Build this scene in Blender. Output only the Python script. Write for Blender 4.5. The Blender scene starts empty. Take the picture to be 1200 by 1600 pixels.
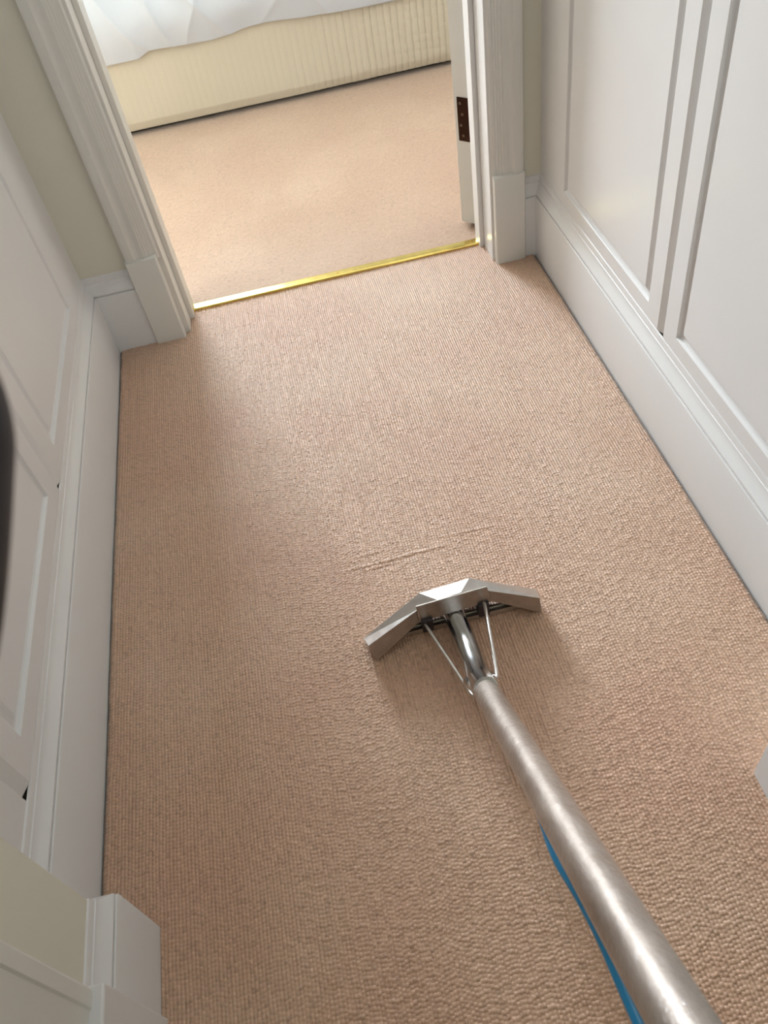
import bpy, bmesh, math, random
import numpy as np
from mathutils import Vector, Matrix
random.seed(3)
rng = np.random.default_rng(7)
S = bpy.context.scene
COL = S.collection

# ------------------------------------------------------------------ camera
CAM_ROT = Matrix(((0.97097291, 0.23704869, -0.03193007),
                  (-0.19702897, 0.71697972, -0.66867008),
                  (-0.13561416, 0.65555168, 0.74287334)))
cd = bpy.data.cameras.new('camera'); cam = bpy.data.objects.new('camera', cd); COL.objects.link(cam)
cam.matrix_world = Matrix.Translation((0, 0, 1.16)) @ CAM_ROT.to_4x4()
cd.sensor_width = 36; cd.sensor_fit = 'AUTO'; cd.lens = 28.412; cd.clip_start = 0.01
cd.dof.use_dof = True; cd.dof.focus_distance = 1.45; cd.dof.aperture_fstop = 11.4
S.camera = cam

# ------------------------------------------------------------------ light
W = bpy.data.worlds.new('world'); S.world = W; W.use_nodes = True
bg = W.node_tree.nodes['Background']; bg.inputs[0].default_value = (0.80, 0.90, 1.0, 1); bg.inputs[1].default_value = 1.0
def area(name, loc, rot, sx, sy, power, col):
    l = bpy.data.lights.new(name, 'AREA'); l.shape = 'RECTANGLE'; l.size = sx; l.size_y = sy
    l.energy = power; l.color = col
    o = bpy.data.objects.new(name, l); COL.objects.link(o); o.location = loc; o.rotation_euler = rot
    return o
area('window_daylight', (-0.92, 5.98, 1.62), (math.radians(-90), 0, 0), 1.25, 1.55, 425, (0.84, 0.925, 1.0))
area('hall_ceiling_light', (-0.05, 0.55, 2.36), (0, 0, 0), 0.5, 0.9, 2.3, (0.93, 0.97, 1.0))
area('rear_fill_light', (-0.15, -1.5, 1.5), (math.radians(90), 0, 0), 0.5, 1.2, 1.2, (0.95, 0.98, 1.0))  # added fill behind the camera, with no opening in the wall there
S.view_settings.view_transform = 'Standard'; S.view_settings.look = 'None'
S.view_settings.gamma = 1; S.view_settings.use_curve_mapping = False
S.view_settings.exposure = 0.0

# ------------------------------------------------------------------ materials
def s2l(c):
    return tuple(((v / 255) / 12.92 if v <= 10 else (((v / 255) + .055) / 1.055) ** 2.4) for v in c) + (1,)
class NT:
    def __init__(s, name):
        s.m = bpy.data.materials.new(name); s.m.use_nodes = True
        s.n = s.m.node_tree.nodes; s.l = s.m.node_tree.links; s.b = s.n['Principled BSDF']
        s.tc = s.n.new('ShaderNodeTexCoord')
    def add(s, t, **k):
        n = s.n.new(t)
        for a, v in k.items():
            if a.startswith('i_'): n.inputs[a[2:].replace('_', ' ')].default_value = v
            else: setattr(n, a, v)
        return n
    def noise(s, scale, detail=3, vec=None, rough=.5):
        n = s.add('ShaderNodeTexNoise', i_Scale=scale, i_Detail=detail, i_Roughness=rough)
        s.l.new(vec if vec else s.tc.outputs['Object'], n.inputs['Vector']); return n
    def mapping(s, scale, rot=(0, 0, 0)):
        m = s.add('ShaderNodeMapping'); m.inputs['Scale'].default_value = scale; m.inputs['Rotation'].default_value = rot
        s.l.new(s.tc.outputs['Object'], m.inputs['Vector']); return m.outputs[0]
    def ramp(s, fac, stops):
        r = s.add('ShaderNodeValToRGB'); e = r.color_ramp.elements
        while len(e) > 2: e.remove(e[-1])
        for i, (p, c) in enumerate(stops):
            if i < 2: e[i].position = p; e[i].color = c
            else: x = e.new(p); x.color = c
        s.l.new(fac, r.inputs[0]); return r
    def bump(s, h, strength, dist, target='Normal'):
        b = s.add('ShaderNodeBump', i_Strength=strength, i_Distance=dist); s.l.new(h, b.inputs['Height'])
        s.l.new(b.outputs[0], s.b.inputs[target]); return b

def paint(name, rgb, rough=.38, bump=.15, var=4):
    t = NT(name); c = s2l(rgb); c2 = s2l([v - var for v in rgb])
    n = t.noise(3.0, 4); r = t.ramp(n.outputs[0], [(.35, c2), (.65, c)])
    t.l.new(r.outputs[0], t.b.inputs['Base Color'])
    t.b.inputs['Roughness'].default_value = rough
    n2 = t.noise(220, 3); t.bump(n2.outputs[0], bump, .0006)
    return t.m
M = {}
M['gloss'] = paint('white_satin_paint', (234, 233, 232), .30, .10)
M['trim'] = paint('aged_white_trim_paint', (231, 228, 221), .36, .05)
M['wall'] = paint('olive_cream_wall_paint', (229, 225, 210), .75, .3)
M['ceil'] = paint('ceiling_paint', (240, 238, 232), .8, .2)
M['bedwall'] = paint('bedroom_wall_paint', (176, 170, 158), .8, .2)
M['sub'] = paint('timber_subfloor', (120, 95, 70), .8, .2)

def carpet_mat(name, edge, spec=1.0, rough=.46, cols=((200, 153, 122), (203, 161, 129), (209, 171, 141))):
    t = NT(name)
    big = t.noise(3.2, 3); r = t.ramp(big.outputs[0], [(.32, s2l(cols[0])), (.5, s2l(cols[1])), (.7, s2l(cols[2]))])
    # single yarns that are a little darker or paler than their neighbours
    at_ = t.add('ShaderNodeAttribute', attribute_name='yarn')
    rr = t.ramp(at_.outputs['Fac'], [(0.0, (.80, .78, .75, 1)), (.18, (.95, .94, .93, 1)), (.85, (1.03, 1.03, 1.03, 1)), (1.0, (1.12, 1.13, 1.14, 1))])
    mx = t.add('ShaderNodeMix', data_type='RGBA', blend_type='MULTIPLY'); mx.inputs[0].default_value = 1
    t.l.new(r.outputs[0], mx.inputs[6]); t.l.new(rr.outputs[0], mx.inputs[7])
    out = mx.outputs[2]
    if edge:   # dirt line where the vacuum never reaches, tight against the left skirting
        sx = t.add('ShaderNodeSeparateXYZ'); t.l.new(t.tc.outputs['Object'], sx.inputs[0])
        en = t.noise(26, 4)
        w = t.add('ShaderNodeMath', operation='MULTIPLY_ADD'); w.inputs[1].default_value = .010; w.inputs[2].default_value = -.4915
        t.l.new(en.outputs[0], w.inputs[0])
        d = t.add('ShaderNodeMath', operation='SUBTRACT'); t.l.new(sx.outputs[0], d.inputs[0]); t.l.new(w.outputs[0], d.inputs[1])
        mr = t.add('ShaderNodeMapRange'); mr.inputs[1].default_value = -.001; mr.inputs[2].default_value = .006
        mr.inputs[3].default_value = .8; mr.inputs[4].default_value = 0; t.l.new(d.outputs[0], mr.inputs[0])
        # and at the right skirting
        d2 = t.add('ShaderNodeMath', operation='MULTIPLY_ADD'); d2.inputs[1].default_value = .012; d2.inputs[2].default_value = .590
        t.l.new(en.outputs[0], d2.inputs[0])
        d3 = t.add('ShaderNodeMath', operation='SUBTRACT'); t.l.new(d2.outputs[0], d3.inputs[0]); t.l.new(sx.outputs[0], d3.inputs[1])
        mr2 = t.add('ShaderNodeMapRange'); mr2.inputs[1].default_value = -.003; mr2.inputs[2].default_value = .005
        mr2.inputs[3].default_value = .6; mr2.inputs[4].default_value = 0; t.l.new(d3.outputs[0], mr2.inputs[0])
        mm = t.add('ShaderNodeMath', operation='MAXIMUM'); t.l.new(mr.outputs[0], mm.inputs[0]); t.l.new(mr2.outputs[0], mm.inputs[1])
        m2 = t.add('ShaderNodeMix', data_type='RGBA'); t.l.new(mm.outputs[0], m2.inputs[0]); t.l.new(out, m2.inputs[6])
        m2.inputs[7].default_value = s2l((62, 48, 38)); out = m2.outputs[2]
    t.l.new(out, t.b.inputs['Base Color'])
    t.b.inputs['Roughness'].default_value = rough
    t.b.inputs['Sheen Weight'].default_value = .6; t.b.inputs['Sheen Roughness'].default_value = .5
    t.b.inputs['Specular IOR Level'].default_value = spec
    n2 = t.noise(1400, 2); t.bump(n2.outputs[0], .5, .0006)
    return t.m
M['carpet'] = carpet_mat('beige_loop_carpet', True)
M['carpet2'] = carpet_mat('beige_loop_carpet_bedroom', False, .5, .65, ((188, 152, 125), (192, 158, 130), (198, 166, 139)))  # hall carpet again, colour and gloss toned down to offset the window light

def metal(name, rgb, rough, rv=.1, scale=(40, 40, 4), bump=.05, coat=0, coatbump=0):
    t = NT(name); n = t.noise(1, 4, t.mapping(scale))
    c = s2l(rgb); r = t.ramp(n.outputs[0], [(.3, tuple(v * .82 for v in c[:3]) + (1,)), (.7, c)])
    t.l.new(r.outputs[0], t.b.inputs['Base Color']); t.b.inputs['Metallic'].default_value = 1
    mr = t.add('ShaderNodeMapRange'); mr.inputs[3].default_value = max(0.02, rough - rv); mr.inputs[4].default_value = rough + rv
    t.l.new(n.outputs[0], mr.inputs[0]); t.l.new(mr.outputs[0], t.b.inputs['Roughness'])
    t.bump(n.outputs[0], bump, .004 if coat else .001)
    if coat:
        t.b.inputs['Coat Weight'].default_value = coat; t.b.inputs['Coat Roughness'].default_value = .08
        n3 = t.noise(1, 5, t.mapping((90, 45, 45)), .65); t.bump(n3.outputs[0], coatbump, .004, 'Coat Normal')
    return t.m
M['steel'] = metal('brushed_stainless_steel', (208, 202, 196), .34, .12, (60, 60, 60))
M['tube'] = metal('film_wrapped_steel_tube', (180, 169, 160), .50, .18, (60, 18, 18), .30, 1.0, 1.0)
M['chrome'] = metal('polished_chrome', (226, 228, 230), .18, .07, (30, 30, 30), .05)
M['brass'] = metal('polished_brass', (246, 220, 130), .16, .03, (40, 8, 8), .01)
M['hinge'] = metal('dark_bronze_hinge', (66, 46, 38), .42, .1, (60, 60, 60))
M['screw'] = metal('worn_screw_head', (128, 112, 100), .4, .1, (60, 60, 60))
def plain(name, rgb, rough, bump=0.0, bs=60, sheen=0):
    t = NT(name); n = t.noise(bs, 3); c = s2l(rgb)
    r = t.ramp(n.outputs[0], [(.3, tuple(v * .93 for v in c[:3]) + (1,)), (.7, c)]); t.l.new(r.outputs[0], t.b.inputs['Base Color'])
    t.b.inputs['Roughness'].default_value = rough; t.b.inputs['Sheen Weight'].default_value = sheen
    if bump: t.bump(n.outputs[0], bump, .001)
    return t.m
M['blue'] = plain('blue_hose_rubber', (6, 132, 180), .35, .1)
M['black'] = plain('black_rubber', (38, 30, 34), .5, .2)
M['quilt'] = plain('cream_quilted_cotton', (199, 189, 170), .9, .3, 500, .2)
M['linen'] = plain('white_cotton_linen', (202, 208, 217), .85, .3, 600, .2)
M['dark'] = plain('dark_bed_plinth', (52, 42, 36), .7, .1)

# ------------------------------------------------------------------ helpers
def link(name, me, mat, parent=None, smooth=False):
    if mat: me.materials.append(mat)
    if smooth:
        me.polygons.foreach_set('use_smooth', [True] * len(me.polygons))
    o = bpy.data.objects.new(name, me); COL.objects.link(o)
    if parent: o.parent = parent
    return o
def from_bm(name, bm, mat, parent=None, smooth=False, auto=None):
    bmesh.ops.remove_doubles(bm, verts=bm.verts, dist=1e-6)
    bmesh.ops.recalc_face_normals(bm, faces=bm.faces)
    me = bpy.data.meshes.new(name); bm.to_mesh(me); bm.free()
    o = link(name, me, mat, parent, smooth)
    if auto:
        me.polygons.foreach_set('use_smooth', [True] * len(me.polygons))
        me.set_sharp_from_angle(angle=math.radians(auto))
    return o
def box(bm, a, b):
    vs = [bm.verts.new((x, y, z)) for x in (a[0], b[0]) for y in (a[1], b[1]) for z in (a[2], b[2])]
    for f in ((0, 1, 3, 2), (4, 6, 7, 5), (0, 4, 5, 1), (2, 3, 7, 6), (0, 2, 6, 4), (1, 5, 7, 3)):
        bm.faces.new([vs[i] for i in f])
def boxes(name, lst, mat, parent=None, bevel=0):
    bm = bmesh.new()
    for a, b in lst: box(bm, a, b)
    o = from_bm(name, bm, mat, parent)
    if bevel:
        m = o.modifiers.new('bevel', 'BEVEL'); m.width = bevel; m.segments = 2; m.limit_method = 'ANGLE'
    return o
def empty(name, loc=(0, 0, 0)):
    o = bpy.data.objects.new(name, None); COL.objects.link(o); o.location = loc; o.empty_display_size = .05; return o
def structure(o): o['kind'] = 'structure'; return o
def tag(o, label, cat, group=None):
    o['label'] = label; o['category'] = cat
    if group: o['group'] = group
    return o
def child(o, root):   # parent while keeping world coordinates in the mesh
    o.parent = root; o.matrix_parent_inverse = Matrix.Translation(-Vector(root.location)); return o
def sweep(name, path, prof, side, mat, parent=None, auto=25):
    """profile [(out, z)] carried along a horizontal path with mitred corners; side=+1 puts 'out' left of travel"""
    bm = bmesh.new(); P = [Vector(p) for p in path]; rows = []
    for i, p in enumerate(P):
        dirs = []
        if i > 0: dirs.append((P[i] - P[i - 1]).normalized())
        if i < len(P) - 1: dirs.append((P[i + 1] - P[i]).normalized())
        ns = [Vector((-d.y, d.x)) * side for d in dirs]
        n = ns[0] if len(ns) == 1 else (ns[0] + ns[1]) / (1 + ns[0].dot(ns[1]))
        rows.append([bm.verts.new((p.x + n.x * o, p.y + n.y * o, z)) for o, z in prof])
    for a, b in zip(rows, rows[1:]):
        for j in range(len(prof)):
            k = (j + 1) % len(prof); bm.faces.new((a[j], b[j], b[k], a[k]))
    bm.faces.new(rows[0]); bm.faces.new(rows[-1][::-1])
    return from_bm(name, bm, mat, parent, auto=auto)
def extrude_z(name, prof, z0, z1, mat, parent=None, auto=30):
    bm = bmesh.new(); a = [bm.verts.new((x, y, z0)) for x, y in prof]; b = [bm.verts.new((x, y, z1)) for x, y in prof]
    for j in range(len(prof)):
        k = (j + 1) % len(prof); bm.faces.new((a[j], a[k], b[k], b[j]))
    bm.faces.new(a[::-1]); bm.faces.new(b)
    return from_bm(name, bm, mat, parent, auto=auto)
def tube(name, pts, r, mat, parent=None, seg=24, smooth_path=True, caps=True, rads=None):
    P = [Vector(p) for p in pts]
    if smooth_path and len(P) > 2:
        Q = []; R_ = []
        rr = rads or [r] * len(P)
        for i in range(len(P) - 1):
            p0 = P[max(i - 1, 0)]; p1 = P[i]; p2 = P[i + 1]; p3 = P[min(i + 2, len(P) - 1)]
            for k in range(8):
                t = k / 8; t2 = t * t; t3 = t2 * t
                Q.append(.5 * ((2 * p1) + (-p0 + p2) * t + (2 * p0 - 5 * p1 + 4 * p2 - p3) * t2 + (-p0 + 3 * p1 - 3 * p2 + p3) * t3))
                R_.append(rr[i] * (1 - t) + rr[i + 1] * t)
        Q.append(P[-1]); R_.append(rr[-1]); P = Q; rads = R_
    if rads is None: rads = [r] * len(P)
    bm = bmesh.new(); rows = []; up = Vector((1, 0, 0))
    for i, p in enumerate(P):
        d = (P[min(i + 1, len(P) - 1)] - P[max(i - 1, 0)]).normalized()
        if abs(d.dot(up)) > .95: up = Vector((0, 0, 1))
        u = (up - d * up.dot(d)).normalized(); v = d.cross(u); up = u
        rows.append([bm.verts.new(p + (u * math.cos(2 * math.pi * k / seg) + v * math.sin(2 * math.pi * k / seg)) * rads[i]) for k in range(seg)])
    for a, b in zip(rows, rows[1:]):
        for j in range(seg):
            k = (j + 1) % seg; bm.faces.new((a[j], a[k], b[k], b[j]))
    if caps: bm.faces.new(rows[0][::-1]); bm.faces.new(rows[-1])
    return from_bm(name, bm, mat, parent, auto=50)
def grid_mesh(name, X, Y, Z, mat, parent=None):
    ny, nx = X.shape
    co = np.stack([X, Y, Z], -1).reshape(-1, 3).astype(np.float32)
    idx = np.arange(nx * ny, dtype=np.int32).reshape(ny, nx)
    q = np.stack([idx[:-1, :-1], idx[:-1, 1:], idx[1:, 1:], idx[1:, :-1]], -1).reshape(-1, 4)
    me = bpy.data.meshes.new(name); me.vertices.add(len(co)); me.vertices.foreach_set('co', co.ravel())
    me.loops.add(q.size); me.loops.foreach_set('vertex_index', q.ravel())
    me.polygons.add(len(q)); me.polygons.foreach_set('loop_start', np.arange(0, q.size, 4, dtype=np.int32))
    me.polygons.foreach_set('use_smooth', np.ones(len(q), dtype=bool))
    me.update(calc_edges=True)
    if mat: me.materials.append(mat)
    o = bpy.data.objects.new(name, me); COL.objects.link(o)
    if parent: o.parent = parent
    return o
def smooth_noise(shape, cell, seed):
    g = np.random.default_rng(seed).standard_normal((int(shape[0] / cell[0]) + 4, int(shape[1] / cell[1]) + 4))
    y = np.arange(shape[0]) / cell[0]; x = np.arange(shape[1]) / cell[1]
    yi = y.astype(int); xi = x.astype(int); fy = y - yi; fx = x - xi
    fy = fy * fy * (3 - 2 * fy); fx = fx * fx * (3 - 2 * fx)
    a = g[yi][:, xi]; b = g[yi][:, xi + 1]; c = g[yi + 1][:, xi]; d = g[yi + 1][:, xi + 1]
    fy = fy[:, None]; fx = fx[None]
    return (a * (1 - fx) + b * fx) * (1 - fy) + (c * (1 - fx) + d * fx) * fy

# ------------------------------------------------------------------ room dimensions
XL, XR = -0.505, 0.620        # wall faces of the passage (wardrobe fronts)
YD = 1.808                    # hall face of the wall with the doorway
YB = 1.965                    # bedroom face of that wall
DL, DR = -0.302, 0.493        # faces of the door lining
PL, PR = -0.418, 0.474        # faces of the two near piers
PY = 0.378                    # where the piers begin
HT = 2.40
HB = 2.50                     # bedroom ceiling

structure(boxes('floor', [((-3.4, -1.7, -.12), (2.6, 6.1, -.012))], M['sub']))
structure(boxes('ceiling', [((-1.1, -1.7, HT), (1.2, YD, HT + .2)), ((-3.4, YD, HB), (2.6, 6.1, HB + .1))], M['ceil']))
structure(boxes('wall_left', [((XL - .5, PY, -.012), (XL - .022, YD, HT)), ((XL - .5, -1.6, -.012), (PL, PY, HT))], M['wall']))
structure(boxes('wall_right', [((XR + .022, PY, -.012), (XR + .5, YD, HT)), ((PR, -1.6, -.012), (XR + .5, PY, HT))], M['wall']))
structure(boxes('wall_front', [((-3.3, YD, -.012), (DL - .02, YB, HB)), ((DR + .02, YD, -.012), (2.5, YB, HB)), ((DL - .02, YD, 2.02), (DR + .02, YB, HB))], M['wall']))
structure(boxes('wall_back', [((-1.1, -1.7, -.012), (1.2, -1.6, HT))], M['wall']))
structure(boxes('wall_bedroom_left', [((-3.4, YD, -.012), (-3.3, 5.9, HB))], M['bedwall']))
structure(boxes('wall_bedroom_right', [((2.5, YD, -.012), (2.6, 5.9, HB))], M['bedwall']))
wx0, wx1, wz0, wz1 = -1.60, -.25, .80, 2.44
structure(boxes('wall_bedroom_window', [((-3.4, 5.9, -.012), (wx0, 6.0, HB)), ((wx1, 5.9, -.012), (2.6, 6.0, HB)),
          ((wx0, 5.9, -.012), (wx1, 6.0, wz0)), ((wx0, 5.9, wz1), (wx1, 6.0, HB))], M['bedwall']))
w = structure(boxes('window_1', [((wx0, 5.90, wz0), (wx0 + .05, 5.95, wz1)), ((wx1 - .05, 5.90, wz0), (wx1, 5.95, wz1)),
          ((wx0 + .05, 5.90, wz0), (wx1 - .05, 5.95, wz0 + .05)), ((wx0 + .05, 5.90, wz1 - .05), (wx1 - .05, 5.95, wz1))], M['gloss']))
o = boxes('window_sill', [((wx0 - .04, 5.82, wz0 - .03), (wx1 + .04, 5.90, wz0))], M['gloss'], bevel=.004); child(o, w)

# ------------------------------------------------------------------ loop pile carpets
def carpet(name, x0, x1, y0, y1, step, z, mat, seed, creases=(), amp=.0042):
    nx = int((x1 - x0) / step) + 1; ny = int((y1 - y0) / step) + 1
    X, Y = np.meshgrid(np.linspace(x0, x1, nx), np.linspace(y0, y1, ny))
    wx = smooth_noise(X.shape, (60, 30), seed) * .0006; wy = smooth_noise(X.shape, (16, 60), seed + 1) * .0006
    px, py = .0052, .0058
    u = (X + wx) / px; ci = np.floor(u).astype(int)
    co = np.random.default_rng(seed + 2).uniform(0, .85, 4000)[(ci + 1000) % 4000]
    v = (Y + wy) / py + co; ri = np.floor(v).astype(int)
    lh = np.random.default_rng(seed + 3).uniform(.72, 1.0, (512, 512))[ci % 512, ri % 512]
    fu = (u - ci - .5) * 2; fv = (v - ri - .5) * 2
    dome = np.sqrt(np.clip(1 - np.abs(fu) ** 3.2, 0, 1)) * np.sqrt(np.clip(1 - .55 * np.abs(fv) ** 3.2, 0, 1))
    Z = z + amp * (dome * lh - 1) + smooth_noise(X.shape, (4, 4), seed + 5) * .00010 + smooth_noise(X.shape, (120, 90), seed + 6) * .0005
    for (ax, bx, cy, sl, h) in creases:
        yc = cy + (X - ax) * sl
        m = np.exp(-((X - (ax + bx) / 2) / ((bx - ax) * .42)) ** 4)
        Z += m * h * (np.exp(-((Y - yc) / .0026) ** 2) - .45 * np.exp(-((Y - yc + .0055) / .0026) ** 2))
    rv = np.random.default_rng(seed + 9).uniform(0, 1, (512, 512))[ci % 512, ri % 512]
    return X, Y, Z, rv
def yarn(o, rv):
    a = o.data.attributes.new('yarn', 'FLOAT', 'POINT'); a.data.foreach_set('value', rv.ravel().astype(np.float32)); return o
X, Y, Z, rv = carpet('c', XL + .02, XR - .02, .02, 1.90, .0011, 0.0, M['carpet'], 11,
     creases=((-.06, .10, .926, .01, .0011), (.05, .165, .930, -.02, .0011), (.12, .24, .951, -.02, .0007), (-.04, .05, .951, .03, .0006), (-.03, .05, .917, .02, .0008)))
edge = np.minimum(np.clip((X - (XL + .0205)) / .007, 0, 1), np.clip((XR - .0205 - X) / .005, 0, 1))
Z -= (1 - edge) * .004
tag(yarn(grid_mesh('hallway_carpet', X, Y, Z, M['carpet']), rv), 'beige pink loop pile carpet filling the passage up to the brass strip', 'carpet')
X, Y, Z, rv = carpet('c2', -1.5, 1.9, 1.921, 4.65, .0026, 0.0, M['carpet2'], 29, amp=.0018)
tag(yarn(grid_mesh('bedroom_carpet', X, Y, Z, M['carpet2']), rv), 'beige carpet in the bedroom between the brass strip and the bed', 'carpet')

# ------------------------------------------------------------------ skirtings
SK = [(0, -.012), (.018, -.012), (.018, .1490), (.0172, .1518), (.0160, .1530), (.0128, .1532), (.0128, .1560), (.0160, .1568),
      (.0160, .1600), (.0135, .1640), (.0085, .1725), (.0048, .1800), (.0046, .1840), (.0030, .1850), (.0028, .1960), (.0020, .1985), (0, .2000)]
structure(sweep('baseboard_left', [(PL, .262), (PL, PY), (XL, PY), (XL, YD), (-.386, YD)], SK, -1, M['gloss']))
structure(sweep('baseboard_right', [(PR, .262), (PR, PY), (XR, PY), (XR, YD), (.571, YD)], SK, 1, M['gloss']))

# ------------------------------------------------------------------ doorway lining, architraves, plinth blocks
CZ = 2.10
structure(boxes('trim_1', [((DL - .02, YD - .004, -.012), (DL, YB, 2.02))], M['trim'], bevel=.0015))
structure(boxes('trim_2', [((DR, YD - .004, -.012), (DR + .02, YB, 2.02))], M['gloss'], bevel=.0015))
structure(boxes('trim_3', [((DL, YD - .004, 2.0), (DR, YB, 2.02))], M['trim']))
structure(boxes('trim_4', [((DL, 1.862, -.012), (DL + .012, 1.925, 2.0))], M['trim'], bevel=.001))
structure(boxes('trim_5', [((DR - .012, 1.880, -.012), (DR, 1.925, 2.0))], M['gloss'], bevel=.001))
def arch_prof(xo, xi, y):      # section of the architrave from the outer to the inner edge
    s = 1 if xi > xo else -1
    w_ = abs(xi - xo)
    pts = [(0, 0), (0, .017), (.006, .0195), (.020, .0195), (.0225, .0170), (.028, .0150), (.036, .0155), (.043, .0185), (.0455, .0185), (.0465, .0160),
           (.052, .0160), (.053, .0138), (.058, .0138), (.059, .0116), (.064, .0116), (.065, .0092), (.071, .0092), (w_ - .004, .0092), (w_, .006), (w_, 0)]
    return [(xo + s * a, y - b) for a, b in pts]
structure(extrude_z('trim_6', arch_prof(-.3855, -.309, YD), .215, CZ, M['trim']))
structure(extrude_z('trim_7', arch_prof(.5725, .497, YD), .215, CZ, M['trim']))
def plinth(name, x0, x1, zt, y=YD):   # block at the foot of an architrave
    prof = [(0, 0), (0, .022), (.003, .026), (abs(x1 - x0) - .003, .026), (abs(x1 - x0), .023), (abs(x1 - x0), 0)]
    s = 1 if x1 > x0 else -1
    bm = bmesh.new(); rows = []
    for z, k in ((-.012, 1), (zt - .010, 1), (zt - .003, .9), (zt, .72)):
        rows.append([bm.verts.new((x0 + s * a, y - b * k, z)) for a, b in prof])
    n = len(prof)
    for a, b in zip(rows, rows[1:]):
        for j in range(n): bm.faces.new((a[j], a[(j + 1) % n], b[(j + 1) % n], b[j]))
    bm.faces.new(rows[0]); bm.faces.new(rows[-1])
    return structure(from_bm(name, bm, M['trim'], auto=35))
plinth('trim_8', -.3895, -.3150, .226)
plinth('trim_9', .5750, .4985, .226)
# architraves and plinths on the two near piers (only their far edge is in the frame)
for nm, xw, s in (('trim_10', PL, 1), ('trim_11', PR, -1)):
    pr = [(xw + s * b, .281 - a) for a, b in [(0, 0), (0, .011), (.004, .014), (.020, .014), (.0225, .0115), (.036, .0100), (.0455, .0085), (.065, .0065), (.083, .005), (.083, 0)]]
    structure(extrude_z(nm, pr, .20, CZ, M['trim']))
structure(boxes('trim_12', [((PL, .195, -.012), (PL + .0265, .284, .206))], M['gloss'], bevel=.003))
structure(boxes('trim_13', [((PR - .0265, .195, -.012), (PR, .284, .206))], M['gloss'], bevel=.003))

# brass threshold strip
bm = bmesh.new()
pr = [(1.891, -.010), (1.891, .0022), (1.8925, .0042), (1.895, .0052), (1.905, .0047), (1.9165, .0039), (1.9195, .0030), (1.921, .0012), (1.921, -.010)]
a = [bm.verts.new((DL + .012, y, z)) for y, z in pr]; b = [bm.verts.new((DR - .012, y, z)) for y, z in pr]
for j in range(len(pr)): bm.faces.new((a[j], a[(j + 1) % len(pr)], b[(j + 1) % len(pr)], b[j]))
bm.faces.new(a); bm.faces.new(b[::-1])
th = tag(from_bm('threshold_strip', bm, M['brass'], auto=1), 'polished brass carpet strip across the doorway', 'threshold strip')
def screw(parent, p, n, r=.003, mat='brass'):
    n = Vector(n).normalized()
    return tube('screw', [Vector(p), Vector(p) + n * .0012], r, M[mat], parent, 12, False)
for x in (DL + .05, .10, DR - .028): screw(th, (x, 1.906, .0046), (0, 0, 1), .003)

# ------------------------------------------------------------------ the open bedroom door with its hinge
A0 = Vector((.4655, 2.0045, 0)); E0 = Vector((.4975, 1.9700, 0)); ed = (E0 - A0).normalized(); ld = Vector((-ed.y, ed.x, 0))
th_ = (E0 - A0).length
def dpt(a, l, z): p = A0 + ed * a + ld * l; return Vector((p.x, p.y, z))
door = empty('door_1', (E0.x, E0.y, .01)); structure(door)
def slab(bm, a0, a1, l0, l1, z0, z1):
    vs = [bm.verts.new(dpt(a, l, z)) for a in (a0, a1) for l in (l0, l1) for z in (z0, z1)]
    for f in ((0, 1, 3, 2), (4, 6, 7, 5), (0, 4, 5, 1), (2, 3, 7, 6), (0, 2, 6, 4), (1, 5, 7, 3)): bm.faces.new([vs[i] for i in f])
bm = bmesh.new(); slab(bm, 0, th_, 0, .10, .012, 1.99); slab(bm, 0, th_, .66, .76, .012, 1.99)
for z0, z1 in ((.012, .22), (.95, 1.10), (1.87, 1.99)): slab(bm, 0, th_, .10, .66, z0, z1)
slab(bm, .012, th_ - .012, .10, .66, .22, .95); slab(bm, .012, th_ - .012, .10, .66, 1.10, 1.87)
o = from_bm('door_leaf', bm, M['trim']); child(o, door)
m = o.modifiers.new('bevel', 'BEVEL'); m.width = .0015; m.segments = 2; m.limit_method = 'ANGLE'
for zz in (.235, 1.65):
    bm = bmesh.new(); slab(bm, .010, th_ + .002, -.0016, .0004, zz, zz + .106)
    hg = from_bm('hinge', bm, M['hinge']); child(hg, door)
    c0 = dpt(th_ + .004, -.004, zz)
    for k in range(5):
        kb = tube('hinge_knuckle', [c0 + Vector((0, 0, k * .0212 + .0005)), c0 + Vector((0, 0, (k + 1) * .0212 - .0005))], .0052, M['hinge'], None, 14, False)
        kb.parent = hg
    for k, (aa, dz) in enumerate(((.024, .014), (.019, .039), (.024, .066), (.019, .092))):
        p = dpt(aa, -.0014, zz + dz); screw(hg, p, -ld, .0036, 'screw')
kn = tube('door_knob', [dpt(-.002, .70, 1.0), dpt(-.03, .70, 1.0), dpt(-.045, .70, 1.0), dpt(-.06, .70, 1.0)], .01, M['brass'], None, 20, True, True, [.024, .009, .024, .012]); child(kn, door)

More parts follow.
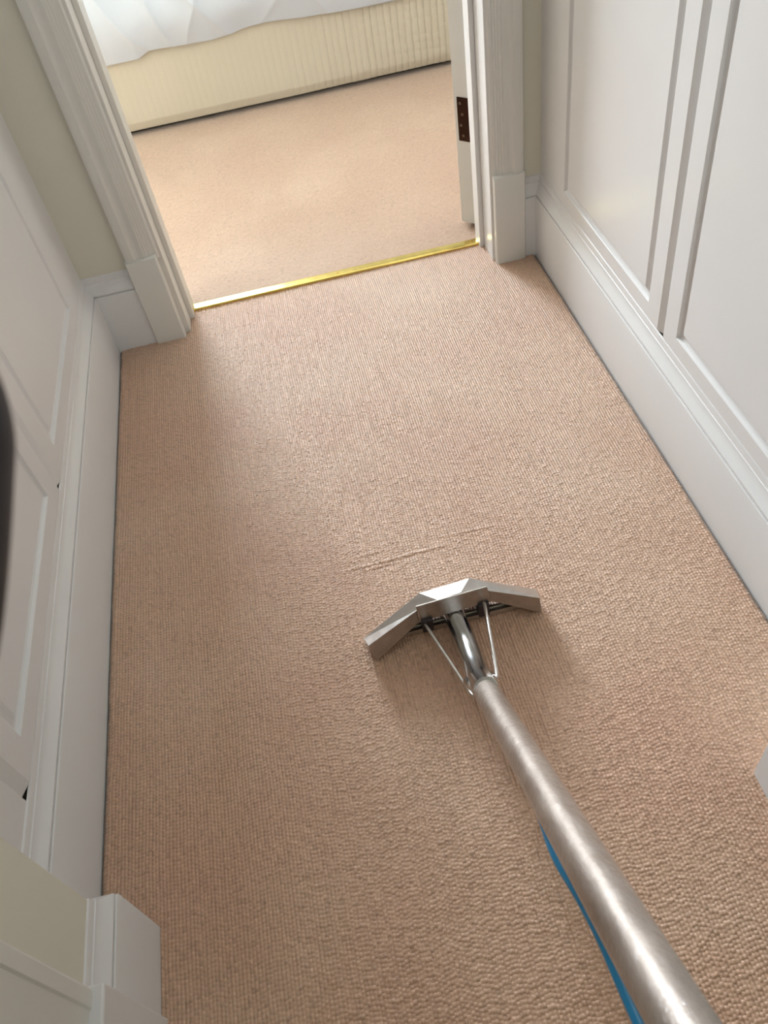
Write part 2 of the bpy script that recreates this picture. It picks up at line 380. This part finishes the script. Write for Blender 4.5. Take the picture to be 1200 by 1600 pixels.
# ------------------------------------------------------------------ built-in wardrobes on both sides
def wardrobe_door(s, xw, y0, y1, z0, z1, ins, name='wardrobe_door'):
    """s=+1 on the left wall (front looks to +x), -1 on the right. ins = near, far, bottom, top frame widths"""
    n_, f_, b_, t_ = ins
    cham = .021
    def loop(e, d):
        return [(xw + s * d, y0 + n_ + e, z0 + b_ + e), (xw + s * d, y1 - f_ - e, z0 + b_ + e), (xw + s * d, y1 - f_ - e, z1 - t_ - e), (xw + s * d, y0 + n_ + e, z1 - t_ - e)]
    bm = bmesh.new(); F = .004
    L = [[(xw - s * .018, y0, z0), (xw - s * .018, y1, z0), (xw - s * .018, y1, z1), (xw - s * .018, y0, z1)],
         [(xw - s * .006, y0, z0), (xw + s * (F - .001), y1, z0), (xw + s * (F - .001), y1, z1), (xw - s * .006, y0, z1)],
         [(xw + s * (F - .0005), y0 + cham, z0 + .001), (xw + s * F, y1 - .001, z0 + .001), (xw + s * F, y1 - .001, z1 - .001), (xw + s * (F - .0005), y0 + cham, z1 - .001)],
         [(xw + s * F, y0 + cham + .001, z0 + .002), (xw + s * F, y1 - .002, z0 + .002), (xw + s * F, y1 - .002, z1 - .002), (xw + s * F, y0 + cham + .001, z1 - .002)],
         loop(0, F), loop(.0012, F - .0012), loop(.0030, F - .0052), loop(.0060, F - .0070), loop(.0110, F - .0066), loop(.0165, F - .0042), loop(.0205, F - .0014), loop(.0215, F - .0012), loop(.0225, F - .0012)]
    R_ = [[bm.verts.new(p) for p in l] for l in L]
    for a, b in zip(R_, R_[1:]):
        for j in range(4): bm.faces.new((a[j], a[(j + 1) % 4], b[(j + 1) % 4], b[j]))
    bm.faces.new(R_[0])
    d = from_bm(name, bm, M['gloss'])
    bm = bmesh.new(); e = .0222; xa = xw + s * (F - .0008); xb = xw + s * (F - .010)
    lo = (min(xa, xb), y0 + n_ + e, z0 + b_ + e); hi = (max(xa, xb), y1 - f_ - e, z1 - t_ - e); box(bm, lo, hi)
    p = from_bm('panel', bm, M['gloss'], d)
    return d
ZT = 2.25
def wardrobe(s, xw, doors, far_y, near_y, label):
    root = empty('built_in_wardrobe', (xw, near_y, .2)); tag(root, label, 'wardrobe')
    bm = bmesh.new(); lo, hi = (xw - .0215, xw) if s > 0 else (xw, xw + .0215)
    d0 = doors[0][0]; d1 = doors[-1][1]
    box(bm, (lo, d1 + .0015, .2), (hi, far_y, ZT)); box(bm, (lo, near_y, .2), (hi, d0 - .0015, ZT))
    box(bm, (lo, d0 - .0015, ZT - .04), (hi, d1 + .0015, ZT)); box(bm, (lo, near_y, ZT), (hi, far_y, HT))
    fr = from_bm('frame', bm, M['gloss']); child(fr, root)
    for y0, y1, ins in doors:
        d = wardrobe_door(s, xw, y0, y1, .2035, ZT - .042, ins); child(d, root)
    return root
wardrobe(1, XL, [(.524, 1.0935, (.070, .048, .036, .06)), (1.0960, 1.690, (.078, .068, .036, .06))], YD, PY + .001,
         'white painted wardrobe with recessed panel doors along the shaded left wall')
wardrobe(-1, XR, [(.535, 1.1140, (.072, .046, .032, .06)), (1.1165, 1.694, (.067, .056, .032, .06))], YD, PY + .001,
         'white painted wardrobe with recessed panel doors along the bright right wall')

# ------------------------------------------------------------------ bed
BY = 3.09
bed = empty('bed', (.55, BY, 0)); tag(bed, 'bed with cream quilted base beyond the doorway', 'bed')
nx, nz = 760, 130
u, v = np.meshgrid(np.linspace(0, 1, nx), np.linspace(0, 1, nz))
xx = -.62 + u * 2.05; zz = .022 + v * .31
tx = (xx % .0235) / .0235; tz = ((zz + .004 * np.sin(xx * 20)) % .026) / .026
q = np.sqrt(np.abs(np.sin(np.pi * tx))) * (.72 + .28 * np.sqrt(np.abs(np.sin(np.pi * tz))))
amp = .0007 + .0046 * np.clip((xx - .05) / .55, 0, 1)
sag = .006 * smooth_noise(xx.shape, (60, 70), 5)
yy = BY + .006 - q * amp - sag * .5 - .010 * np.exp(-((zz - .022) / .02) ** 2) * 0 + .012 * np.clip((.05 - zz) / .03, 0, 1)
o = grid_mesh('quilted_valance', xx, yy, zz, M['quilt']); child(o, bed)
m = o.modifiers.new('solid', 'SOLIDIFY'); m.thickness = .006; m.offset = 1
o = boxes('bed_base', [((-.60, BY + .03, .035), (1.42, 4.62, .33))], M['quilt'], bevel=.02); child(o, bed)
o = boxes('plinth', [((-.56, BY + .05, .002), (1.38, 4.58, .034))], M['dark']); child(o, bed)
o = boxes('mattress', [((-.60, BY + .02, .332), (1.42, 4.62, .50))], M['linen'], bevel=.04); child(o, bed)
# duvet: hangs over the near side with a wavy hem
hem = [(-.70, .235), (-.48, .249), (-.352, .248), (-.310, .268), (-.20, .262), (-.10, .256), (-.04, .260), (.02, .270), (.08, .274), (.22, .264), (.35, .258), (.50, .254), (.75, .250), (1.5, .25)]
hx = np.array([h[0] for h in hem]); hz = np.array([h[1] for h in hem])
nu, nv = 420, 150
U = np.linspace(-.66, 1.46, nu); V = np.linspace(0, 1, nv)
Xd = np.zeros((nv, nu)); Yd = np.zeros((nv, nu)); Zd = np.zeros((nv, nu))
n1 = smooth_noise((nv, nu), (34, 20), 91); n2 = smooth_noise((nv, nu), (22, 34), 17); n3 = smooth_noise((nv, nu), (60, 70), 44)
for j, v_ in enumerate(V):
    hb = np.interp(U, hx, hz)
    if v_ < .35:       # the drop on the near side
        t = v_ / .35; z = hb + (.50 - hb) * t; y = np.full(nu, BY - .030) - .022 * math.sin(math.pi * min(t * 1.15, 1)) + (0.014 * (1 - t) ** 3)
        w_ = .4 + .6 * t
    elif v_ < .5:      # rounded over the edge of the mattress
        t = (v_ - .35) / .15 * math.pi / 2; z = .50 + .055 * math.sin(t) + 0 * U; y = BY - .030 + .07 * (1 - math.cos(t)) + 0 * U; w_ = 1
    else:
        t = (v_ - .5) / .5; z = .555 + .02 * math.sin(t * 3) + 0 * U; y = BY + .04 + 1.35 * t + 0 * U; w_ = 1
    fold = sum(a_ * np.exp(-np.abs((U - c_ - k_ * (v_ - .05)) / .022)) for a_, c_, k_ in ((.016, -.33, -.5), (.020, -.24, -.3), (.014, -.17, .25), (.018, -.06, -.6), (.012, .10, .5), (.012, .28, -.5), (.010, .46, .4)))
    wr = fold + .008 * n1[j] + .008 * n2[j] + .010 * n3[j] + .010 * np.sin(U * 15 + 2.0 * n3[j] + v_ * 11) ** 2 * (.5 + .5 * np.sin(U * 5 + 1))
    if v_ < .5: Yd[j] = y - wr * w_; Zd[j] = z + wr * .15 * (v_ / .5)
    else: Yd[j] = y; Zd[j] = z + wr
    Xd[j] = U + .02 * np.sin(v_ * 14 + U * 6) * min(1, v_ * 3) + .002 * n2[j]
o = grid_mesh('duvet', Xd, Yd, Zd, M['linen']); tag(o, 'rumpled white duvet hanging over the cream bed side', 'duvet')
m = o.modifiers.new('solid', 'SOLIDIFY'); m.thickness = .012; m.offset = -1 ; m.use_rim = True
m = o.modifiers.new('sub', 'SUBSURF'); m.levels = 1; m.render_levels = 1

# ------------------------------------------------------------------ carpet cleaning wand
wand = empty('carpet_cleaning_wand', (.117, .765, 0))
tag(wand, 'stainless steel carpet cleaning wand leaning back from its wide floor head', 'carpet cleaning wand')
P = dict(a=(-.0405, .757, .0245), b=(.0665, .7795, .0805), c=(.1535, .785, .0803), d=(.2615, .766, .0290),
         a1=(-.0345, .7270, .0455), b1=(.0600, .7560, .0700), e=(.0922, .7538, .0850), f=(.1318, .7568, .0855), c1=(.1730, .7605, .0700), d1=(.2570, .7350, .0480),
         a2=(-.0262, .7225, .0030), b2=(.0570, .7522, .0400), c2=(.1805, .7570, .0410), d2=(.2612, .7350, .0035),
         a3=(-.0390, .768, .0030), b3=(.0675, .792, .0030), c3=(.1560, .797, .0030), d3=(.2615, .774, .0030))
bm = bmesh.new(); Vv = {k: bm.verts.new(p) for k, p in P.items()}
for f_ in ('a a1 b1 b', 'b b1 e', 'b e f c', 'c f c1', 'c c1 d1 d', 'a1 a2 b2 b1', 'b1 b2 c2 c1 f e', 'c1 c2 d2 d1', 'a b b3 a3', 'b c c3 b3', 'c d d3 c3', 'a a3 a2 a1', 'd d1 d2 d3'):
    bm.faces.new([Vv[k] for k in f_.split()])
hd = from_bm('vacuum_head', bm, M['steel']); child(hd, wand)
m = hd.modifiers.new('solid', 'SOLIDIFY'); m.thickness = .0018; m.offset = -1
m = hd.modifiers.new('bevel', 'BEVEL'); m.width = .0009; m.segments = 2; m.limit_method = 'ANGLE'; m.angle_limit = math.radians(12)
bm = bmesh.new(); q = [(.0550, .7495, .0875), (.1745, .7540, .0875), (.1815, .7545, .0440), (.0562, .7495, .0430)]
ra = [bm.verts.new(p) for p in q]; rb = [bm.verts.new((x, y + .0022, z)) for x, y, z in q]
bm.faces.new(ra); bm.faces.new(rb[::-1])
for j in range(4): bm.faces.new((ra[j], ra[(j + 1) % 4], rb[(j + 1) % 4], rb[j]))
rp = from_bm('rear_plate', bm, M['steel']); child(rp, wand)
m = rp.modifiers.new('bevel', 'BEVEL'); m.width = .0007; m.segments = 2
# straight suction slot under the hood
bm = bmesh.new(); box(bm, (-.004, .7640, .0008), (.262, .7670, .014)); box(bm, (-.004, .7560, .0008), (.262, .7590, .012)); box(bm, (-.004, .759, .009), (.262, .764, .0115))
sl = from_bm('suction_slot', bm, M['steel']); child(sl, wand); sl.rotation_euler = (0, 0, 0)
for x, y in ((.069, .757), (.166, .760)):
    br = boxes('rod_bracket', [((x - .0095, y - .012, .014), (x + .0095, y + .010, .048))], M['black'], bevel=.002); child(br, wand)
nk = tube('neck', [(.1160, .775, .0215), (.1175, .742, .0250), (.1195, .700, .0345), (.1205, .665, .0440), (.1202, .635, .0580), (.1195, .610, .0740), (.1190, .590, .0900), (.1185, .560, .1205)], .0180, M['chrome'], None, 32); child(nk, wand)
pa = Vector((.1188, .600, .0640)); pb = Vector((.1100, .066, .597)); dirn = (pb - pa).normalized()
p0 = Vector((.1190, .5925, .0800)); far = p0 + dirn * 1.03
main = tube('wand_tube', [p0 + dirn * t for t in np.linspace(-.014, 1.03, 60)], .0192, M['tube'], None, 40, False, True, [.0178, .0190] + [.0192] * 58); child(main, wand)
# raised film seam along the tube
# curved weld ears where the brace rods meet the tube
side = Vector((1, 0, 0)); upn = dirn.cross(side).normalized()
for s in (-1, 1):
    c0 = p0 + side * s * .0168 + upn * .002
    er = tube('brace_ear', [c0 - dirn * .020 + side * s * .001, c0 - dirn * .012, c0, c0 + dirn * .012 - side * s * .002, c0 + dirn * .024 - side * s * .005], .009, M['chrome'], None, 24, True, False, [.0078, .0078, .0072, .0056, .0030])
    child(er, wand)
    mm = er.modifiers.new('solid', 'SOLIDIFY'); mm.thickness = .0014; mm.offset = -1
rl = tube('brace_rod', [(.0665, .752, .034), (.0655, .742, .040), (.0835, .671, .0440), (.0985, .612, .0480), (.1030, .594, .0520), (.1062, .582, .0620), (.1075, .574, .0750)], .0029, M['steel'], None, 12); child(rl, wand)
rr = tube('brace_rod', [(.1660, .752, .043), (.1660, .742, .0560), (.1565, .676, .0720), (.1460, .606, .0770), (.1400, .594, .0800), (.1340, .590, .0800)], .0029, M['steel'], None, 12); child(rr, wand)
# blue solution hose clipped under the tube
hp = [(.1165, .370, .262), (.1110, .300, .316), (.1062, .244, .362), (.1100, .198, .394), (.1120, .158, .420), (.1120, .120, .440), (.1118, .087, .459), (.1115, .020, .502), (.1105, -.050, .580), (.1080, -.100, .690), (.1040, -.128, .790)]
bh = tube('solution_hose', hp, .0064, M['blue'], None, 20); child(bh, wand)
e_ = p0 + dirn * 1.03
cf = tube('hose_cuff', [e_ - dirn * .03, e_ + dirn * .05], .0235, M['black'], None, 28, False); child(cf, wand)

# unidentified dark shape at the left, built as an assumed black hose: from the wand's top end behind the camera, past its left side and down to the floor
def at(px, py, dep):
    d = CAM_ROT @ Vector(((px - 600) / 1262.77, -(py - 800) / 1262.77, -1)) * dep
    return d + Vector((0, 0, 1.16))
hs = [e_ + dirn * .045, e_ + dirn * .12, Vector((.07, -.40, 1.08)), Vector((-.06, -.36, 1.25)), Vector((-.24, -.15, 1.20)),
      at(-800, 330, .2), at(-480, 380, .2), at(-270, 450, .2), at(-150, 520, .2), at(-90, 590, .2), at(-62, 670, .2), at(-62, 750, .2), at(-70, 880, .2), at(-84, 1000, .2), at(-112, 1110, .2), at(-165, 1220, .2), at(-260, 1350, .2), Vector((-.19, -.02, .78)), Vector((-.24, -.10, .5)),
      Vector((-.27, -.22, .22)), Vector((-.28, -.45, .04)), Vector((-.20, -.75, .0125)), Vector((-.10, -1.1, .0125))]
vh = tube('assumed_hose', hs, .0122, M['black'], None, 28)
tag(vh, 'unidentified dark shape blurred at the left edge, close to the camera, modelled as a black hose', 'hose')
